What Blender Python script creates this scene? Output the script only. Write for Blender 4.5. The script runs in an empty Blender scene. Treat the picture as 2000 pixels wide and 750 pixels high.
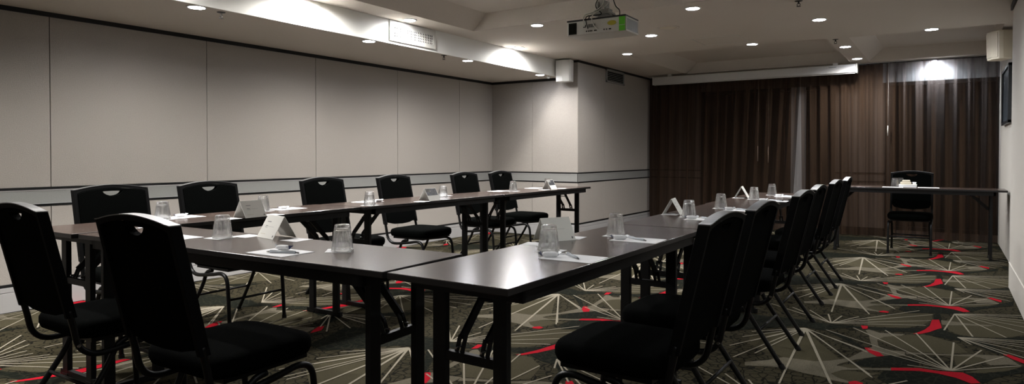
import bpy, bmesh, math, random
from mathutils import Vector, Matrix
random.seed(7)
S = bpy.context.scene
C = S.collection
PI = math.pi

# ------------------------------------------------------------------ camera numbers
F_PX, YAW, PITCH, ROLL, CY, H = 1270.3702, .589, -.0167, .0012, 322.6315, 1.15

def cam_axes():
    cp, sp = math.cos(PITCH), math.sin(PITCH)
    cy, sy = math.cos(YAW), math.sin(YAW)
    cr, sr = math.cos(ROLL), math.sin(ROLL)
    def rot(d):
        d = (d[0], cp*d[1]-sp*d[2], sp*d[1]+cp*d[2])
        return Vector((cy*d[0]-sy*d[1], sy*d[0]+cy*d[1], d[2]))
    return rot((cr, 0, sr)), rot((-sr, 0, cr)), rot((0, 1, 0))
RX, UP, FW = cam_axes()

def at(x, y, Z=0.0):
    """floor (or level Z) point seen at a photo position: used to measure the carpet"""
    d = FW + RX*((x-1000)/F_PX) - UP*((y-CY)/F_PX)
    t = (Z-H)/d.z
    return (d.x*t, d.y*t)

# ------------------------------------------------------------------ materials
def mat(name, col, rough=.6, metal=0, spec=.5, bump=None, noise=None, emit=None):
    m = bpy.data.materials.new(name); m.use_nodes = True
    nt = m.node_tree; b = nt.nodes['Principled BSDF']
    b.inputs['Base Color'].default_value = (*col, 1)
    b.inputs['Roughness'].default_value = rough
    b.inputs['Metallic'].default_value = metal
    b.inputs['Specular IOR Level'].default_value = spec
    tc = nt.nodes.new('ShaderNodeTexCoord')
    if noise:
        n = nt.nodes.new('ShaderNodeTexNoise'); n.inputs['Scale'].default_value = noise[0]
        n.inputs['Detail'].default_value = 3
        nt.links.new(tc.outputs['Object'], n.inputs['Vector'])
        r = nt.nodes.new('ShaderNodeMapRange')
        r.inputs['From Min'].default_value = .3; r.inputs['From Max'].default_value = .7
        r.inputs['To Min'].default_value = 1-noise[1]; r.inputs['To Max'].default_value = 1+noise[1]
        nt.links.new(n.outputs['Fac'], r.inputs['Value'])
        mx = nt.nodes.new('ShaderNodeVectorMath'); mx.operation = 'SCALE'
        mx.inputs[0].default_value = col
        nt.links.new(r.outputs['Result'], mx.inputs['Scale'])
        nt.links.new(mx.outputs['Vector'], b.inputs['Base Color'])
    if bump:
        n = nt.nodes.new('ShaderNodeTexNoise'); n.inputs['Scale'].default_value = bump[0]
        nt.links.new(tc.outputs['Object'], n.inputs['Vector'])
        bp = nt.nodes.new('ShaderNodeBump'); bp.inputs['Strength'].default_value = bump[1]
        bp.inputs['Distance'].default_value = .01
        nt.links.new(n.outputs['Fac'], bp.inputs['Height'])
        nt.links.new(bp.outputs['Normal'], b.inputs['Normal'])
    if emit:
        b.inputs['Emission Color'].default_value = (*emit[0], 1)
        b.inputs['Emission Strength'].default_value = emit[1]
    return m

M = {}
M['fabric'] = mat('wall_fabric', (.362, .332, .296), .95, spec=.15, bump=(260, .35), noise=(190, .10))
M['band'] = mat('dado_band_grey', (.25, .25, .235), .6, spec=.3, noise=(120, .04))
M['black'] = mat('black_trim', (.006, .006, .006), .5, spec=.3)
M['base'] = mat('baseboard_paint', (.36, .35, .34), .5, spec=.3)
M['paint'] = mat('ceiling_paint', (.60, .555, .50), .9, spec=.1, noise=(60, .02))
M['fascia'] = mat('fascia_paint', (.80, .80, .76), .8, spec=.2)
M['rpaint'] = mat('right_wall_paint', (.56, .53, .48), .8, spec=.2, noise=(80, .02))
M['white'] = mat('white_plastic', (.62, .61, .57), .45)
M['cream'] = mat('cream_plastic', (.60, .54, .42), .5)
M['vent'] = mat('vent_white', (.60, .59, .54), .5)
M['dark'] = mat('dark_void', (.01, .01, .009), .9, spec=0)
M['chair_fabric'] = mat('black_upholstery', (.0009, .0012, .0010), .95, spec=.02, bump=(400, .3))
M['chair_metal'] = mat('black_powder_coat', (.003, .003, .003), .4, spec=.22)
M['chair_highlight'] = mat('satin_rail_highlight', (.06, .06, .059), .36, spec=1.0)  # paler than the rest of the frame: lamp highlight painted in
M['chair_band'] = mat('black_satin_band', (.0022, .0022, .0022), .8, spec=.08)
M['leg'] = mat('table_steel_black', (.003, .003, .003), .5, spec=.25)
M['steel'] = mat('bright_steel', (.55, .55, .55), .25, metal=1)
M['steel_grey'] = mat('mount_grey', (.28, .28, .26), .5, noise=(30, .3))
M['paper'] = mat('white_paper', (.80, .80, .81), .7, spec=.2)
M['card'] = mat('card_stock', (.82, .81, .76), .7, spec=.2)
M['ink'] = mat('grey_print', (.16, .16, .16), .8, spec=.1)
M['warm'] = mat('warm_print', (.62, .57, .44), .8, spec=.1)
M['photo'] = mat('dark_photo_print', (.05, .05, .055), .5, noise=(70, .7))
M['navy'] = mat('navy_wrapper', (.012, .018, .07), .4)
M['pen'] = mat('pen_white', (.55, .58, .62), .25)
M['screen'] = mat('screen_case_white', (.50, .49, .47), .5)
M['green'] = mat('green_label', (.10, .50, .01), .4)
M['yellow'] = mat('yellow_label', (.42, .36, .02), .5)
M['proj'] = mat('projector_white', (.55, .54, .50), .4)
M['frame'] = mat('picture_frame_black', (.01, .011, .013), .4)
M['picture'] = mat('picture_print', (.08, .10, .12), .25, noise=(4, .3))
M['post'] = mat('window_post_grey', (.38, .36, .35), .6)
M['tan'] = mat('back_wall_tan', (.22, .17, .14), .9, spec=.1)
M['pelmet'] = mat('pelmet_white', (.62, .64, .66), .8, spec=.1)
M['brown_lbl'] = mat('brown_tray', (.5, .46, .38), .6)

def table_material():
    m = bpy.data.materials.new('walnut_laminate'); m.use_nodes = True
    nt = m.node_tree; b = nt.nodes['Principled BSDF']
    tc = nt.nodes.new('ShaderNodeTexCoord'); mp = nt.nodes.new('ShaderNodeMapping')
    mp.inputs['Scale'].default_value = (3, 60, 10)
    n = nt.nodes.new('ShaderNodeTexNoise'); n.inputs['Scale'].default_value = 6
    n.inputs['Detail'].default_value = 5
    r = nt.nodes.new('ShaderNodeValToRGB')
    r.color_ramp.elements[0].position = .35; r.color_ramp.elements[0].color = (.045, .029, .022, 1)
    r.color_ramp.elements[1].position = .7; r.color_ramp.elements[1].color = (.078, .054, .044, 1)
    L = nt.links.new
    L(tc.outputs['Object'], mp.inputs['Vector']); L(mp.outputs['Vector'], n.inputs['Vector'])
    L(n.outputs['Fac'], r.inputs['Fac']); L(r.outputs['Color'], b.inputs['Base Color'])
    b.inputs['Roughness'].default_value = .21
    b.inputs['Specular IOR Level'].default_value = .6
    b.inputs['Coat Weight'].default_value = 0; b.inputs['Coat Roughness'].default_value = .3; b.inputs['Coat IOR'].default_value = 1.6
    return m
M['top'] = table_material()
M['edge'] = mat('table_edge_black', (.008, .007, .007), .4, spec=.4)

def glass_material():
    m = bpy.data.materials.new('tumbler_glass'); m.use_nodes = True
    nt = m.node_tree; b = nt.nodes['Principled BSDF']
    b.inputs['Base Color'].default_value = (.97, .98, .98, 1)
    b.inputs['Roughness'].default_value = .01
    b.inputs['IOR'].default_value = 1.5
    b.inputs['Transmission Weight'].default_value = 1
    # thin pressed glass: mostly lets light straight through, glints at the edges
    L = nt.links.new; out = nt.nodes['Material Output']
    tr = nt.nodes.new('ShaderNodeBsdfTransparent'); tr.inputs['Color'].default_value = (.97, .975, .975, 1)
    gl = nt.nodes.new('ShaderNodeBsdfGlossy'); gl.inputs['Roughness'].default_value = .06
    lw = nt.nodes.new('ShaderNodeLayerWeight'); lw.inputs['Blend'].default_value = .35
    fr = nt.nodes.new('ShaderNodeMapRange'); fr.inputs['To Min'].default_value = .05; fr.inputs['To Max'].default_value = .7
    L(lw.outputs['Fresnel'], fr.inputs['Value'])
    a = nt.nodes.new('ShaderNodeMixShader'); L(fr.outputs[0], a.inputs['Fac']); L(tr.outputs[0], a.inputs[1]); L(gl.outputs[0], a.inputs[2])
    L(a.outputs[0], out.inputs['Surface'])
    lw.inputs['Blend'].default_value = .5
    L(lw.outputs['Facing'], fr.inputs['Value'])
    pw = nt.nodes.new('ShaderNodeMath'); pw.operation = 'POWER'; pw.inputs[1].default_value = 3.2
    L(lw.outputs['Facing'], pw.inputs[0]); L(pw.outputs[0], fr.inputs['Value'])
    df = nt.nodes.new('ShaderNodeBsdfTranslucent'); df.inputs['Color'].default_value = (.9, .92, .95, 1)
    d2 = nt.nodes.new('ShaderNodeMixShader'); d2.inputs['Fac'].default_value = .02
    L(a.outputs[0], d2.inputs[1]); L(df.outputs[0], d2.inputs[2])
    c = nt.nodes.new('ShaderNodeMixShader'); c.inputs['Fac'].default_value = .5
    L(d2.outputs[0], c.inputs[1]); L(b.outputs[0], c.inputs[2]); L(c.outputs[0], out.inputs['Surface'])
    return m
M['glass'] = glass_material()

def window_material():
    return mat('night_window_glass', (.004, .005, .005), .45, spec=.2)
M['window'] = window_material()

def curtain_material():
    m = bpy.data.materials.new('sheer_curtain'); m.use_nodes = True
    nt = m.node_tree; nt.nodes.clear(); L = nt.links.new
    out = nt.nodes.new('ShaderNodeOutputMaterial')
    tr = nt.nodes.new('ShaderNodeBsdfTransparent'); tr.inputs['Color'].default_value = (1, 1, 1, 1)
    df = nt.nodes.new('ShaderNodeBsdfDiffuse'); df.inputs['Color'].default_value = (.058, .036, .023, 1)
    tl = nt.nodes.new('ShaderNodeBsdfTranslucent'); tl.inputs['Color'].default_value = (.11, .09, .082, 1)
    a = nt.nodes.new('ShaderNodeMixShader'); a.inputs['Fac'].default_value = .4
    L(df.outputs[0], a.inputs[1]); L(tl.outputs[0], a.inputs[2])
    # fine vertical thread variation of the weave
    tc = nt.nodes.new('ShaderNodeTexCoord'); mp = nt.nodes.new('ShaderNodeMapping')
    mp.inputs['Scale'].default_value = (5, 5, .12)
    n = nt.nodes.new('ShaderNodeTexNoise'); n.inputs['Scale'].default_value = 3
    n.inputs['Detail'].default_value = 3
    r = nt.nodes.new('ShaderNodeMapRange')
    r.inputs['From Min'].default_value = .3; r.inputs['From Max'].default_value = .7
    r.inputs['To Min'].default_value = .56; r.inputs['To Max'].default_value = .93
    L(tc.outputs['Object'], mp.inputs['Vector']); L(mp.outputs['Vector'], n.inputs['Vector'])
    L(n.outputs['Fac'], r.inputs['Value'])
    b = nt.nodes.new('ShaderNodeMixShader')
    L(r.outputs['Result'], b.inputs['Fac']); L(tr.outputs[0], b.inputs[1]); L(a.outputs[0], b.inputs[2])
    L(b.outputs[0], out.inputs['Surface'])
    return m
M['curtain'] = curtain_material()

def carpet_material(name, col, crack=None, speck=None):
    m = bpy.data.materials.new(name); m.use_nodes = True
    nt = m.node_tree; b = nt.nodes['Principled BSDF']; L = nt.links.new
    b.inputs['Roughness'].default_value = 1
    b.inputs['Specular IOR Level'].default_value = .05
    tc = nt.nodes.new('ShaderNodeTexCoord')
    n = nt.nodes.new('ShaderNodeTexNoise'); n.inputs['Scale'].default_value = 260
    n.inputs['Detail'].default_value = 2
    L(tc.outputs['Object'], n.inputs['Vector'])
    r = nt.nodes.new('ShaderNodeMapRange')
    a = speck or .35
    r.inputs['From Min'].default_value = .35; r.inputs['From Max'].default_value = .65
    r.inputs['To Min'].default_value = 1-a; r.inputs['To Max'].default_value = 1+a
    L(n.outputs['Fac'], r.inputs['Value'])
    sc = nt.nodes.new('ShaderNodeVectorMath'); sc.operation = 'SCALE'
    sc.inputs[0].default_value = col
    L(r.outputs['Result'], sc.inputs['Scale'])
    last = sc.outputs['Vector']
    if crack:
        v = nt.nodes.new('ShaderNodeTexVoronoi'); v.feature = 'DISTANCE_TO_EDGE'
        v.inputs['Scale'].default_value = 21
        L(tc.outputs['Object'], v.inputs['Vector'])
        q = nt.nodes.new('ShaderNodeMapRange')
        q.inputs['From Min'].default_value = .035; q.inputs['From Max'].default_value = .08
        L(v.outputs['Distance'], q.inputs['Value'])
        mx = nt.nodes.new('ShaderNodeMix'); mx.data_type = 'RGBA'
        mx.inputs[6].default_value = (*crack, 1)
        L(q.outputs['Result'], mx.inputs[0]); L(last, mx.inputs[7])
        last = mx.outputs[2]
    L(last, b.inputs['Base Color'])
    return m
CARPET = [
    carpet_material('carpet_crackle', (.031, .0265, .015), (.005, .0045, .003)),
    carpet_material('carpet_olive', (.047, .041, .024)),
    carpet_material('carpet_beige', (.100, .088, .063), speck=.3),
    carpet_material('carpet_dark', (.005, .006, .004), (.014, .014, .009)),
    carpet_material('carpet_red', (.30, .006, .014), speck=.15),
    carpet_material('carpet_ray', (.235, .21, .16), speck=.12),
]

# ------------------------------------------------------------------ mesh helpers
def link(name, bm, mats, parent=None, smooth=False, bevel=0, kind=None):
    me = bpy.data.meshes.new(name)
    bmesh.ops.recalc_face_normals(bm, faces=bm.faces[:])
    if smooth:
        for f in bm.faces: f.smooth = True
    bm.to_mesh(me); bm.free()
    for m_ in (mats if isinstance(mats, (list, tuple)) else [mats]): me.materials.append(m_)
    o = bpy.data.objects.new(name, me); C.objects.link(o)
    if parent: o.parent = parent
    if bevel:
        md = o.modifiers.new('bevel', 'BEVEL'); md.width = bevel; md.segments = 2
        md.limit_method = 'ANGLE'; md.angle_limit = math.radians(40)
    if kind: o['kind'] = kind
    return o

def structure(name, bm, mats, **k): return link(name, bm, mats, kind='structure', **k)

def box(bm, x0, x1, y0, y1, z0, z1, mi=0, mtx=None):
    vs = [bm.verts.new((x, y, z)) for x in (x0, x1) for y in (y0, y1) for z in (z0, z1)]
    if mtx:
        for v in vs: v.co = mtx @ v.co
    for f in ((0,1,3,2),(4,6,7,5),(0,4,5,1),(2,3,7,6),(0,2,6,4),(1,5,7,3)):
        fc = bm.faces.new([vs[i] for i in f]); fc.material_index = mi
    return vs

def quad(bm, pts, mi=0):
    f = bm.faces.new([bm.verts.new(p) for p in pts]); f.material_index = mi; return f

def tube(bm, pts, r, n=10, mi=0, sq=None):
    """round tube through points; sq=(a,b) makes it a rectangular bar"""
    pts = [Vector(p) for p in pts]; rings = []
    ref = None
    for i, p in enumerate(pts):
        if i == 0: d = pts[1]-p
        elif i == len(pts)-1: d = p-pts[i-1]
        else: d = (pts[i+1]-p).normalized()+(p-pts[i-1]).normalized()
        d.normalize()
        if ref is None:
            ref = Vector((1, 0, 0)) if abs(d.x) < .8 else Vector((0, 0, 1))
        u = (ref - d*ref.dot(d)).normalized(); w = d.cross(u)
        if sq:
            ring = [bm.verts.new(p+u*sx*sq[0]/2+w*sy*sq[1]/2) for sx, sy in ((1,1),(-1,1),(-1,-1),(1,-1))]
        else:
            ring = [bm.verts.new(p+(u*math.cos(2*PI*k/n)+w*math.sin(2*PI*k/n))*r) for k in range(n)]
        rings.append(ring)
    m = len(rings[0])
    for a, b in zip(rings, rings[1:]):
        for k in range(m):
            f = bm.faces.new((a[k], a[(k+1) % m], b[(k+1) % m], b[k])); f.material_index = mi
    for rg in (rings[0][::-1], rings[-1]):
        f = bm.faces.new(rg); f.material_index = mi

def smooth_path(pts, n=6):
    """Catmull-Rom"""
    P = [Vector(p) for p in pts]; out = []
    for i in range(len(P)-1):
        a = P[max(i-1, 0)]; b = P[i]; c = P[i+1]; d = P[min(i+2, len(P)-1)]
        for k in range(n):
            t = k/n
            out.append(.5*((2*b)+(-a+c)*t+(2*a-5*b+4*c-d)*t*t+(-a+3*b-3*c+d)*t**3))
    out.append(P[-1]); return out

def lathe(bm, prof, n=24, mi=0, flute=None, closed=False):
    rings = []
    for j, (r, z) in enumerate(prof):
        ring = []
        for k in range(n):
            a = 2*PI*k/n; rr = r
            if flute and flute[j]: rr = r*(1-flute[j]*(.5-.5*math.cos(a*flute_n)))
            ring.append(bm.verts.new((rr*math.cos(a), rr*math.sin(a), z)))
        rings.append(ring)
    pr = list(zip(rings, rings[1:])) + ([(rings[-1], rings[0])] if closed else [])
    for a, b in pr:
        for k in range(n):
            f = bm.faces.new((a[k], a[(k+1) % n], b[(k+1) % n], b[k])); f.material_index = mi
    if not closed:
        bm.faces.new(rings[0][::-1]).material_index = mi; bm.faces.new(rings[-1]).material_index = mi

def prism(bm, outline, holes, to3, depth_vec, mi=0):
    """flat outline (with holes) mapped by to3 and thickened by depth_vec"""
    edges = []
    for lp in [outline]+holes:
        vs = [bm.verts.new(to3(p)) for p in lp]
        edges += [bm.edges.new((vs[i], vs[(i+1) % len(vs)])) for i in range(len(vs))]
    r = bmesh.ops.triangle_fill(bm, use_beauty=True, use_dissolve=False, edges=edges)
    faces = [g for g in r['geom'] if isinstance(g, bmesh.types.BMFace)]
    for f in faces: f.material_index = mi
    ex = bmesh.ops.extrude_face_region(bm, geom=faces)
    vs = [g for g in ex['geom'] if isinstance(g, bmesh.types.BMVert)]
    for v in vs: v.co += Vector(depth_vec) if not callable(depth_vec) else depth_vec(v.co)

def empty(name, loc, rz=0):
    o = bpy.data.objects.new(name, None); C.objects.link(o)
    o.location = loc; o.rotation_euler = (0, 0, rz); o.empty_display_size = .1
    return o

def tag(o, label, cat, group=None):
    o['label'] = label; o['category'] = cat
    if group: o['group'] = group
    return o

def copy_tree(o, parent=None):
    c = o.copy(); C.objects.link(c)
    if parent: c.parent = parent
    for ch in list(o.children): copy_tree(ch, c)
    return c

# ------------------------------------------------------------------ room numbers (metres)
XL, XC, XR, XN = -5.625, -4.19, .566, .461     # left wall, column side, right wall far / near part
YJ, YB, YN, Y0 = 7.885, 10.56, 7.05, -1.7      # alcove wall, back wall, end of near right wall, wall behind
ZS, ZC, ZT = 2.212, 2.435, 2.60                # soffit, ceiling, recess top
XF = -4.426                                    # fascia

# ------------------------------------------------------------------ floor with the carpet pattern
def clip(poly, x0, x1, y0, y1):
    for ax, val, s in ((0, x0, 1), (0, x1, -1), (1, y0, 1), (1, y1, -1)):
        out = []
        for i in range(len(poly)):
            a, b = poly[i-1], poly[i]
            ia, ib = (a[ax]-val)*s >= 0, (b[ax]-val)*s >= 0
            if ia != ib:
                t = (val-a[ax])/(b[ax]-a[ax])
                out.append((a[0]+(b[0]-a[0])*t, a[1]+(b[1]-a[1])*t))
            if ib: out.append(b)
        poly = out
        if len(poly) < 3: return []
    return poly

def g(ox, oy, k, pts): return [at(ox+x/k, oy+y/k) for x, y in pts]
A_ = lambda p: g(1500, 580, 4.4115, p)
B_ = lambda p: g(1740, 580, 4.4115, p)
D_ = lambda p: g(1000, 540, 4.4115, p)
E_ = lambda p: g(860, 560, 3.946, p)
shapes = []
def sh(layer, pts): shapes.append((layer, pts))
# plain olive leaves
sh(1, A_([(330,290),(420,370),(480,450),(545,540),(400,550),(300,540),(215,515),(110,450),(70,415),(170,345),(290,292)]))
sh(1, A_([(540,655),(620,630),(760,640),(860,670),(760,700),(640,720),(560,690)]))
sh(1, A_([(935,375),(980,350),(1060,335),(1240,325),(1400,350),(1620,400),(1720,480),(1560,490),(1360,480),(1180,470),(1060,420)]))
sh(1, B_([(470,240),(480,200),(590,160),(800,170),(1147,200),(1300,260),(1147,330),(1000,352),(860,350),(720,345),(600,330),(500,290)]))
sh(1, B_([(640,655),(800,620),(1000,600),(1120,598),(1100,625),(980,640),(800,655)]))
sh(1, B_([(540,510),(700,505),(800,530),(820,550),(700,580),(560,590)]))
sh(1, B_([(0,160),(100,130),(240,120),(350,150),(360,190),(280,240),(140,265),(0,262),(-200,250),(-200,180)]))
sh(1, D_([(250,360),(330,345),(440,350),(520,340),(560,350),(420,372),(300,375)]))
sh(1, D_([(135,410),(220,390),(360,388),(480,390),(360,410),(240,440),(170,440)]))
sh(1, D_([(-140,235),(-60,200),(100,180),(380,165),(340,330),(150,335),(0,320)]))
sh(1, E_([(500,620),(560,560),(640,530),(700,545),(770,610),(700,660),(560,720),(500,730)]))
# beige veins
sh(2, A_([(0,545),(60,530),(130,520),(215,530),(400,555),(540,550),(700,525),(830,460),(900,430),(880,380),(870,330),(840,285),(870,280),(960,310),(1060,315),(1180,322),(1147,335),(1000,345),(940,370),(950,420),(1000,455),(1180,472),(1180,508),(1020,510),(900,520),(760,540),(620,575),(590,590),(700,615),(1060,615),(1060,635),(850,628),(640,630),(540,660),(600,695),(700,730),(690,745),(560,720),(480,690),(300,655),(150,615),(0,600),(-200,590),(-200,560)]))
sh(2, B_([(120,475),(300,485),(560,500),(720,495),(960,510),(1020,530),(1110,590),(1000,585),(860,590),(800,560),(820,540),(760,520),(600,510),(350,500),(140,495)]))
sh(2, B_([(430,200),(520,210),(700,235),(900,245),(840,255),(660,245),(500,245),(440,240)]))
# dark bands
sh(3, A_([(-500,120),(-200,140),(0,165),(200,185),(380,205),(470,228),(640,240),(800,258),(800,275),(700,265),(560,275),(500,290),(440,285),(330,262),(200,255),(0,270),(-300,290),(-500,250)]))
sh(3, A_([(780,258),(1147,272),(1100,300),(940,290),(800,275)]))
sh(3, B_([(0,272),(150,270),(290,262),(335,235),(370,190),(365,150),(420,140),(440,190),(420,240),(470,290),(560,330),(720,348),(900,360),(1147,345),(1400,330),(1400,380),(1147,375),(900,370),(760,365),(900,430),(970,495),(900,490),(760,430),(640,385),(520,370),(400,345),(300,320),(190,305),(60,300),(0,305)]))
sh(3, A_([(500,290),(600,310),(720,370),(830,440),(760,420),(600,340)]))
sh(3, B_([(-60,636),(240,645),(420,670),(560,700),(700,760),(600,790),(300,770),(0,770),(-120,700)]))
sh(3, B_([(640,660),(800,662),(1000,642),(1147,600),(1300,560),(1300,640),(1050,670),(900,700),(790,750),(700,690)]))
sh(3, A_([(870,525),(1060,503),(1300,545),(1300,600),(900,608),(760,600),(720,575)]))
# red strokes
sh(4, A_([(1060,612),(1200,614),(1300,615),(1460,640),(1680,655),(1760,690),(1830,745),(1750,750),(1620,700),(1460,662),(1300,640),(1060,636)]))
sh(4, B_([(355,198),(415,198),(440,270),(400,280),(330,305),(250,322),(190,320),(240,305),(290,285),(335,250)]))
sh(4, A_([(830,440),(870,440),(960,480),(1000,512),(940,515),(870,480)]))
sh(4, B_([(965,498),(1015,498),(1147,545),(1147,578),(1050,540)]))
sh(4, A_([(800,248),(860,252),(858,275),(815,278)]))
sh(4, A_([(690,735),(750,725),(820,745),(800,765),(700,752)]))
# rays
def rays(o, ends, w=.0098):
    ox, oy = o
    for ex, ey in ends:
        dx, dy = ex-ox, ey-oy; l = math.hypot(dx, dy)
        if l < .02: continue
        nx, ny = -dy/l*w/2, dx/l*w/2
        sh(5, [(ox+nx, oy+ny), (ox-nx, oy-ny), (ex-nx, ey-ny), (ex+nx, ey+ny)])
rays(A_([(545,228)])[0], A_([(210,90),(30,60),(360,115),(520,150),(637,165),(785,172),(1305,120),(1420,155),(1405,207),(1360,248)]))
rays(A_([(315,270)])[0], A_([(-140,300),(-220,345),(-330,420),(-300,520),(95,750),(535,745),(875,672),(830,460)]))
rays(A_([(1575,640)])[0], A_([(500,285),(735,268),(1010,290),(1275,315),(1600,395),(1840,462),(2035,518),(2180,597),(860,450),(1200,590)]))
rays(B_([(550,148)])[0], B_([(458,290),(705,345),(995,353),(1400,380),(1500,330),(1600,290),(1600,250),(1500,200),(1400,170)]))
rays(B_([(575,350)])[0], B_([(690,412),(1000,505),(1250,560),(1350,520),(1400,480),(1400,450),(1350,415),(1300,390)]))
rays(D_([(405,155)])[0], D_([(-100,225),(-180,290),(-180,400),(25,470),(380,415),(590,285)]))

def build_floor():
    bm = bmesh.new()
    quad(bm, [(XL-.1, Y0, 0), (XR+.1, Y0, 0), (XR+.1, YB+.2, 0), (XL-.1, YB+.2, 0)], 0)
    TX, TY = 1.874, 1.79
    for idx, (layer, pts) in enumerate(shapes):
        for i in range(-4, 3):
            for j in range(-5, 7):
                p = clip([(x+i*TX, y+j*TY) for x, y in pts], XL-.02, XR+.02, Y0, YB+.05)
                if len(p) < 3: continue
                q = [p[0]]
                for a in p[1:]:
                    if math.dist(a, q[-1]) > 1e-4: q.append(a)
                if math.dist(q[0], q[-1]) < 1e-4: q.pop()
                if len(q) < 3: continue
                z = .0005*layer + .00002*((i+2*j) % 3) + .000004*(idx % 80)
                f = bm.faces.new([bm.verts.new((a[0], a[1], z)) for a in q])
                f.material_index = layer
    for f in bm.faces:
        f.normal_update()
        if f.normal.z < 0: f.normal_flip()
    bmesh.ops.triangulate(bm, faces=[f for f in bm.faces if len(f.verts) > 4])
    me = bpy.data.meshes.new('floor'); bm.to_mesh(me); bm.free()
    for m_ in CARPET: me.materials.append(m_)
    o = bpy.data.objects.new('floor', me); C.objects.link(o); o['kind'] = 'structure'
build_floor()

# ------------------------------------------------------------------ walls
# a wall section runs from a to b (plan points), n = inward normal
def wall_section(name, a, b, n, ztop, seams, mat_main='fabric', inset=.012):
    ax, ay = a; bx, by = b
    L_ = math.dist(a, b); ux, uy = (bx-ax)/L_, (by-ay)/L_
    mtx = Matrix(((ux, n[0], 0, ax), (uy, n[1], 0, ay), (0, 0, 1, 0), (0, 0, 0, 1)))
    bm = bmesh.new()
    box(bm, 0, L_, -.12, -.008, 0, ztop, 1, mtx)               # dark core seen in the joints
    cuts = [0]+seams+[L_]
    for c0, c1 in zip(cuts, cuts[1:]):
        e0 = .0025 if c0 > 0 else 0; e1 = .0025 if c1 < L_ else 0
        box(bm, c0+e0, c1-e1, -.008, .004, .901, ztop, 0, mtx)
        box(bm, c0+e0, c1-e1, -.008, .004, .205, .757, 0, mtx)
    w = structure(name, bm, [M[mat_main], M['black']], bevel=.002)
    return mtx, L_

def dress(mtx, L_, n_trim, side, top=True, ztop=None):
    bm = bmesh.new()
    box(bm, 0, L_, -.008, .006, .757, .901, 0, mtx)            # black backing: reads as two lines
    box(bm, 0, L_, .006, .009, .776, .882, 1, mtx)             # grey band
    box(bm, 0, L_, .009, .012, .876, .882, 2, mtx)
    box(bm, 0, L_, .009, .012, .776, .780, 2, mtx)
    if top: box(bm, 0, L_, -.008, .016, ztop-.034, ztop, 0, mtx)
    structure('trim_%d' % n_trim, bm, [M['black'], M['band'], M['base']])
    bm = bmesh.new()
    box(bm, 0, L_, -.008, .010, .183, .205, 1, mtx)
    box(bm, 0, L_, -.008, .018, 0, .145, 0, mtx)
    box(bm, 0, L_, -.008, .014, .148, .183, 0, mtx)
    box(bm, 0, L_, -.008, .019, 0, .006, 1, mtx)
    structure('baseboard_'+side, bm, [M['base'], M['black']], bevel=.002)

ys = [2.148-1.24*k for k in (3, 2, 1)]+[2.148, 3.398, 4.631, 5.879, 7.102]
m1, l1 = wall_section('wall_left', (XL, Y0), (XL, YJ), (1, 0), ZS, [y-Y0 for y in ys])
dress(m1, l1, 1, 'left', ztop=ZS)
m2, l2 = wall_section('wall_alcove', (XL, YJ), (XC, YJ), (0, -1), ZC, [-4.917-XL])
# the cornice of this wall follows the low soffit, then the ceiling
dress(m2, l2, 2, 'alcove', top=False)
bm = bmesh.new()
box(bm, XL, XF, YJ-.016, YJ, ZS-.034, ZS); box(bm, XF, XC, YJ-.016, YJ, ZC-.03, ZC)
box(bm, XC-.001, XC+.016, YJ-.016, YB, ZC-.03, ZC)
structure('trim_3', bm, M['black'])
m3, l3 = wall_section('wall_column', (XC, YJ), (XC, YB-.1), (1, 0), ZC, [8.709-YJ])
dress(m3, l3, 4, 'column', top=False)

# back wall behind the curtains
bm = bmesh.new()
box(bm, XC-.1, -.76, YB, YB+.12, 2.165, ZC, 0)
box(bm, -.76, XR+.1, YB, YB+.12, 2.165, ZC, 2)                 # pale bulkhead over the right window
box(bm, XC-.1, -3.34, YB, YB+.12, 0, 2.165, 0)
box(bm, -1.36, -.72, YB, YB+.12, 0, 2.165, 0)
box(bm, -3.34, -1.36, YB, YB+.12, 0, .10, 0)
box(bm, -.72, XR+.1, YB, YB+.12, 0, .10, 0)
structure('wall_back', bm, [M['tan'], M['black'], M['pelmet']])
for k, (x0, x1) in enumerate(((-4.19, -3.34), (-1.36, -.72))):
    bm = bmesh.new()
    box(bm, x0, x1, YB-.012, YB, .762, .774); box(bm, x0, x1, YB-.012, YB, .884, .896)
    box(bm, x0, x1, YB-.012, YB, 0, .11)
    structure('trim_%d' % (5+k), bm, M['black'])
for k, (x0, x1) in enumerate(((-3.34, -1.36), (-.72, XR+.02))):
    w = empty('window_%d' % (k+1), (0, 0, 0)); w['kind'] = 'structure'
    bm = bmesh.new(); box(bm, x0, x1, YB+.05, YB+.06, .10, 2.165)
    link('pane', bm, M['window'], w)
    bm = bmesh.new()
    for a, b, c, d in ((x0, x0+.05, .10, 2.165), (x1-.05, x1, .10, 2.165), (x0, x1, .10, .15), (x0, x1, 2.115, 2.165)):
        box(bm, a, b, YB-.005, YB+.05, c, d)
    link('window_frame', bm, M['black'], w)
bm = bmesh.new(); box(bm, -1.96, -1.76, YB-.03, YB+.049, .02, 2.164)
structure('trim_7', bm, M['post'])

# right wall: recessed far part, projecting near part
bm = bmesh.new()
box(bm, XR, XR+.12, YN-.3, YB+.1, 0, ZC+.2)
structure('wall_right', bm, M['rpaint'])
bm = bmesh.new()
box(bm, XN, XR-.001, Y0, YN, 0, ZC+.2)
structure('wall_right_near', bm, M['rpaint'], bevel=.006)
bm = bmesh.new()
box(bm, XN-.005, XN+.02, Y0, YN-.01, .006, .22); box(bm, XN-.008, XN+.02, Y0, YN-.01, .22, .226)
structure('baseboard_right', bm, M['rpaint'], bevel=.002)
bm = bmesh.new(); box(bm, XN-.016, XN+.01, Y0, YN, ZC-.045, ZC-.001)
structure('trim_8', bm, M['black'])
bm = bmesh.new(); box(bm, XL-.1, XR+.1, Y0-.1, Y0, 0, ZC+.2)
structure('wall_rear', bm, M['fabric'])

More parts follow.
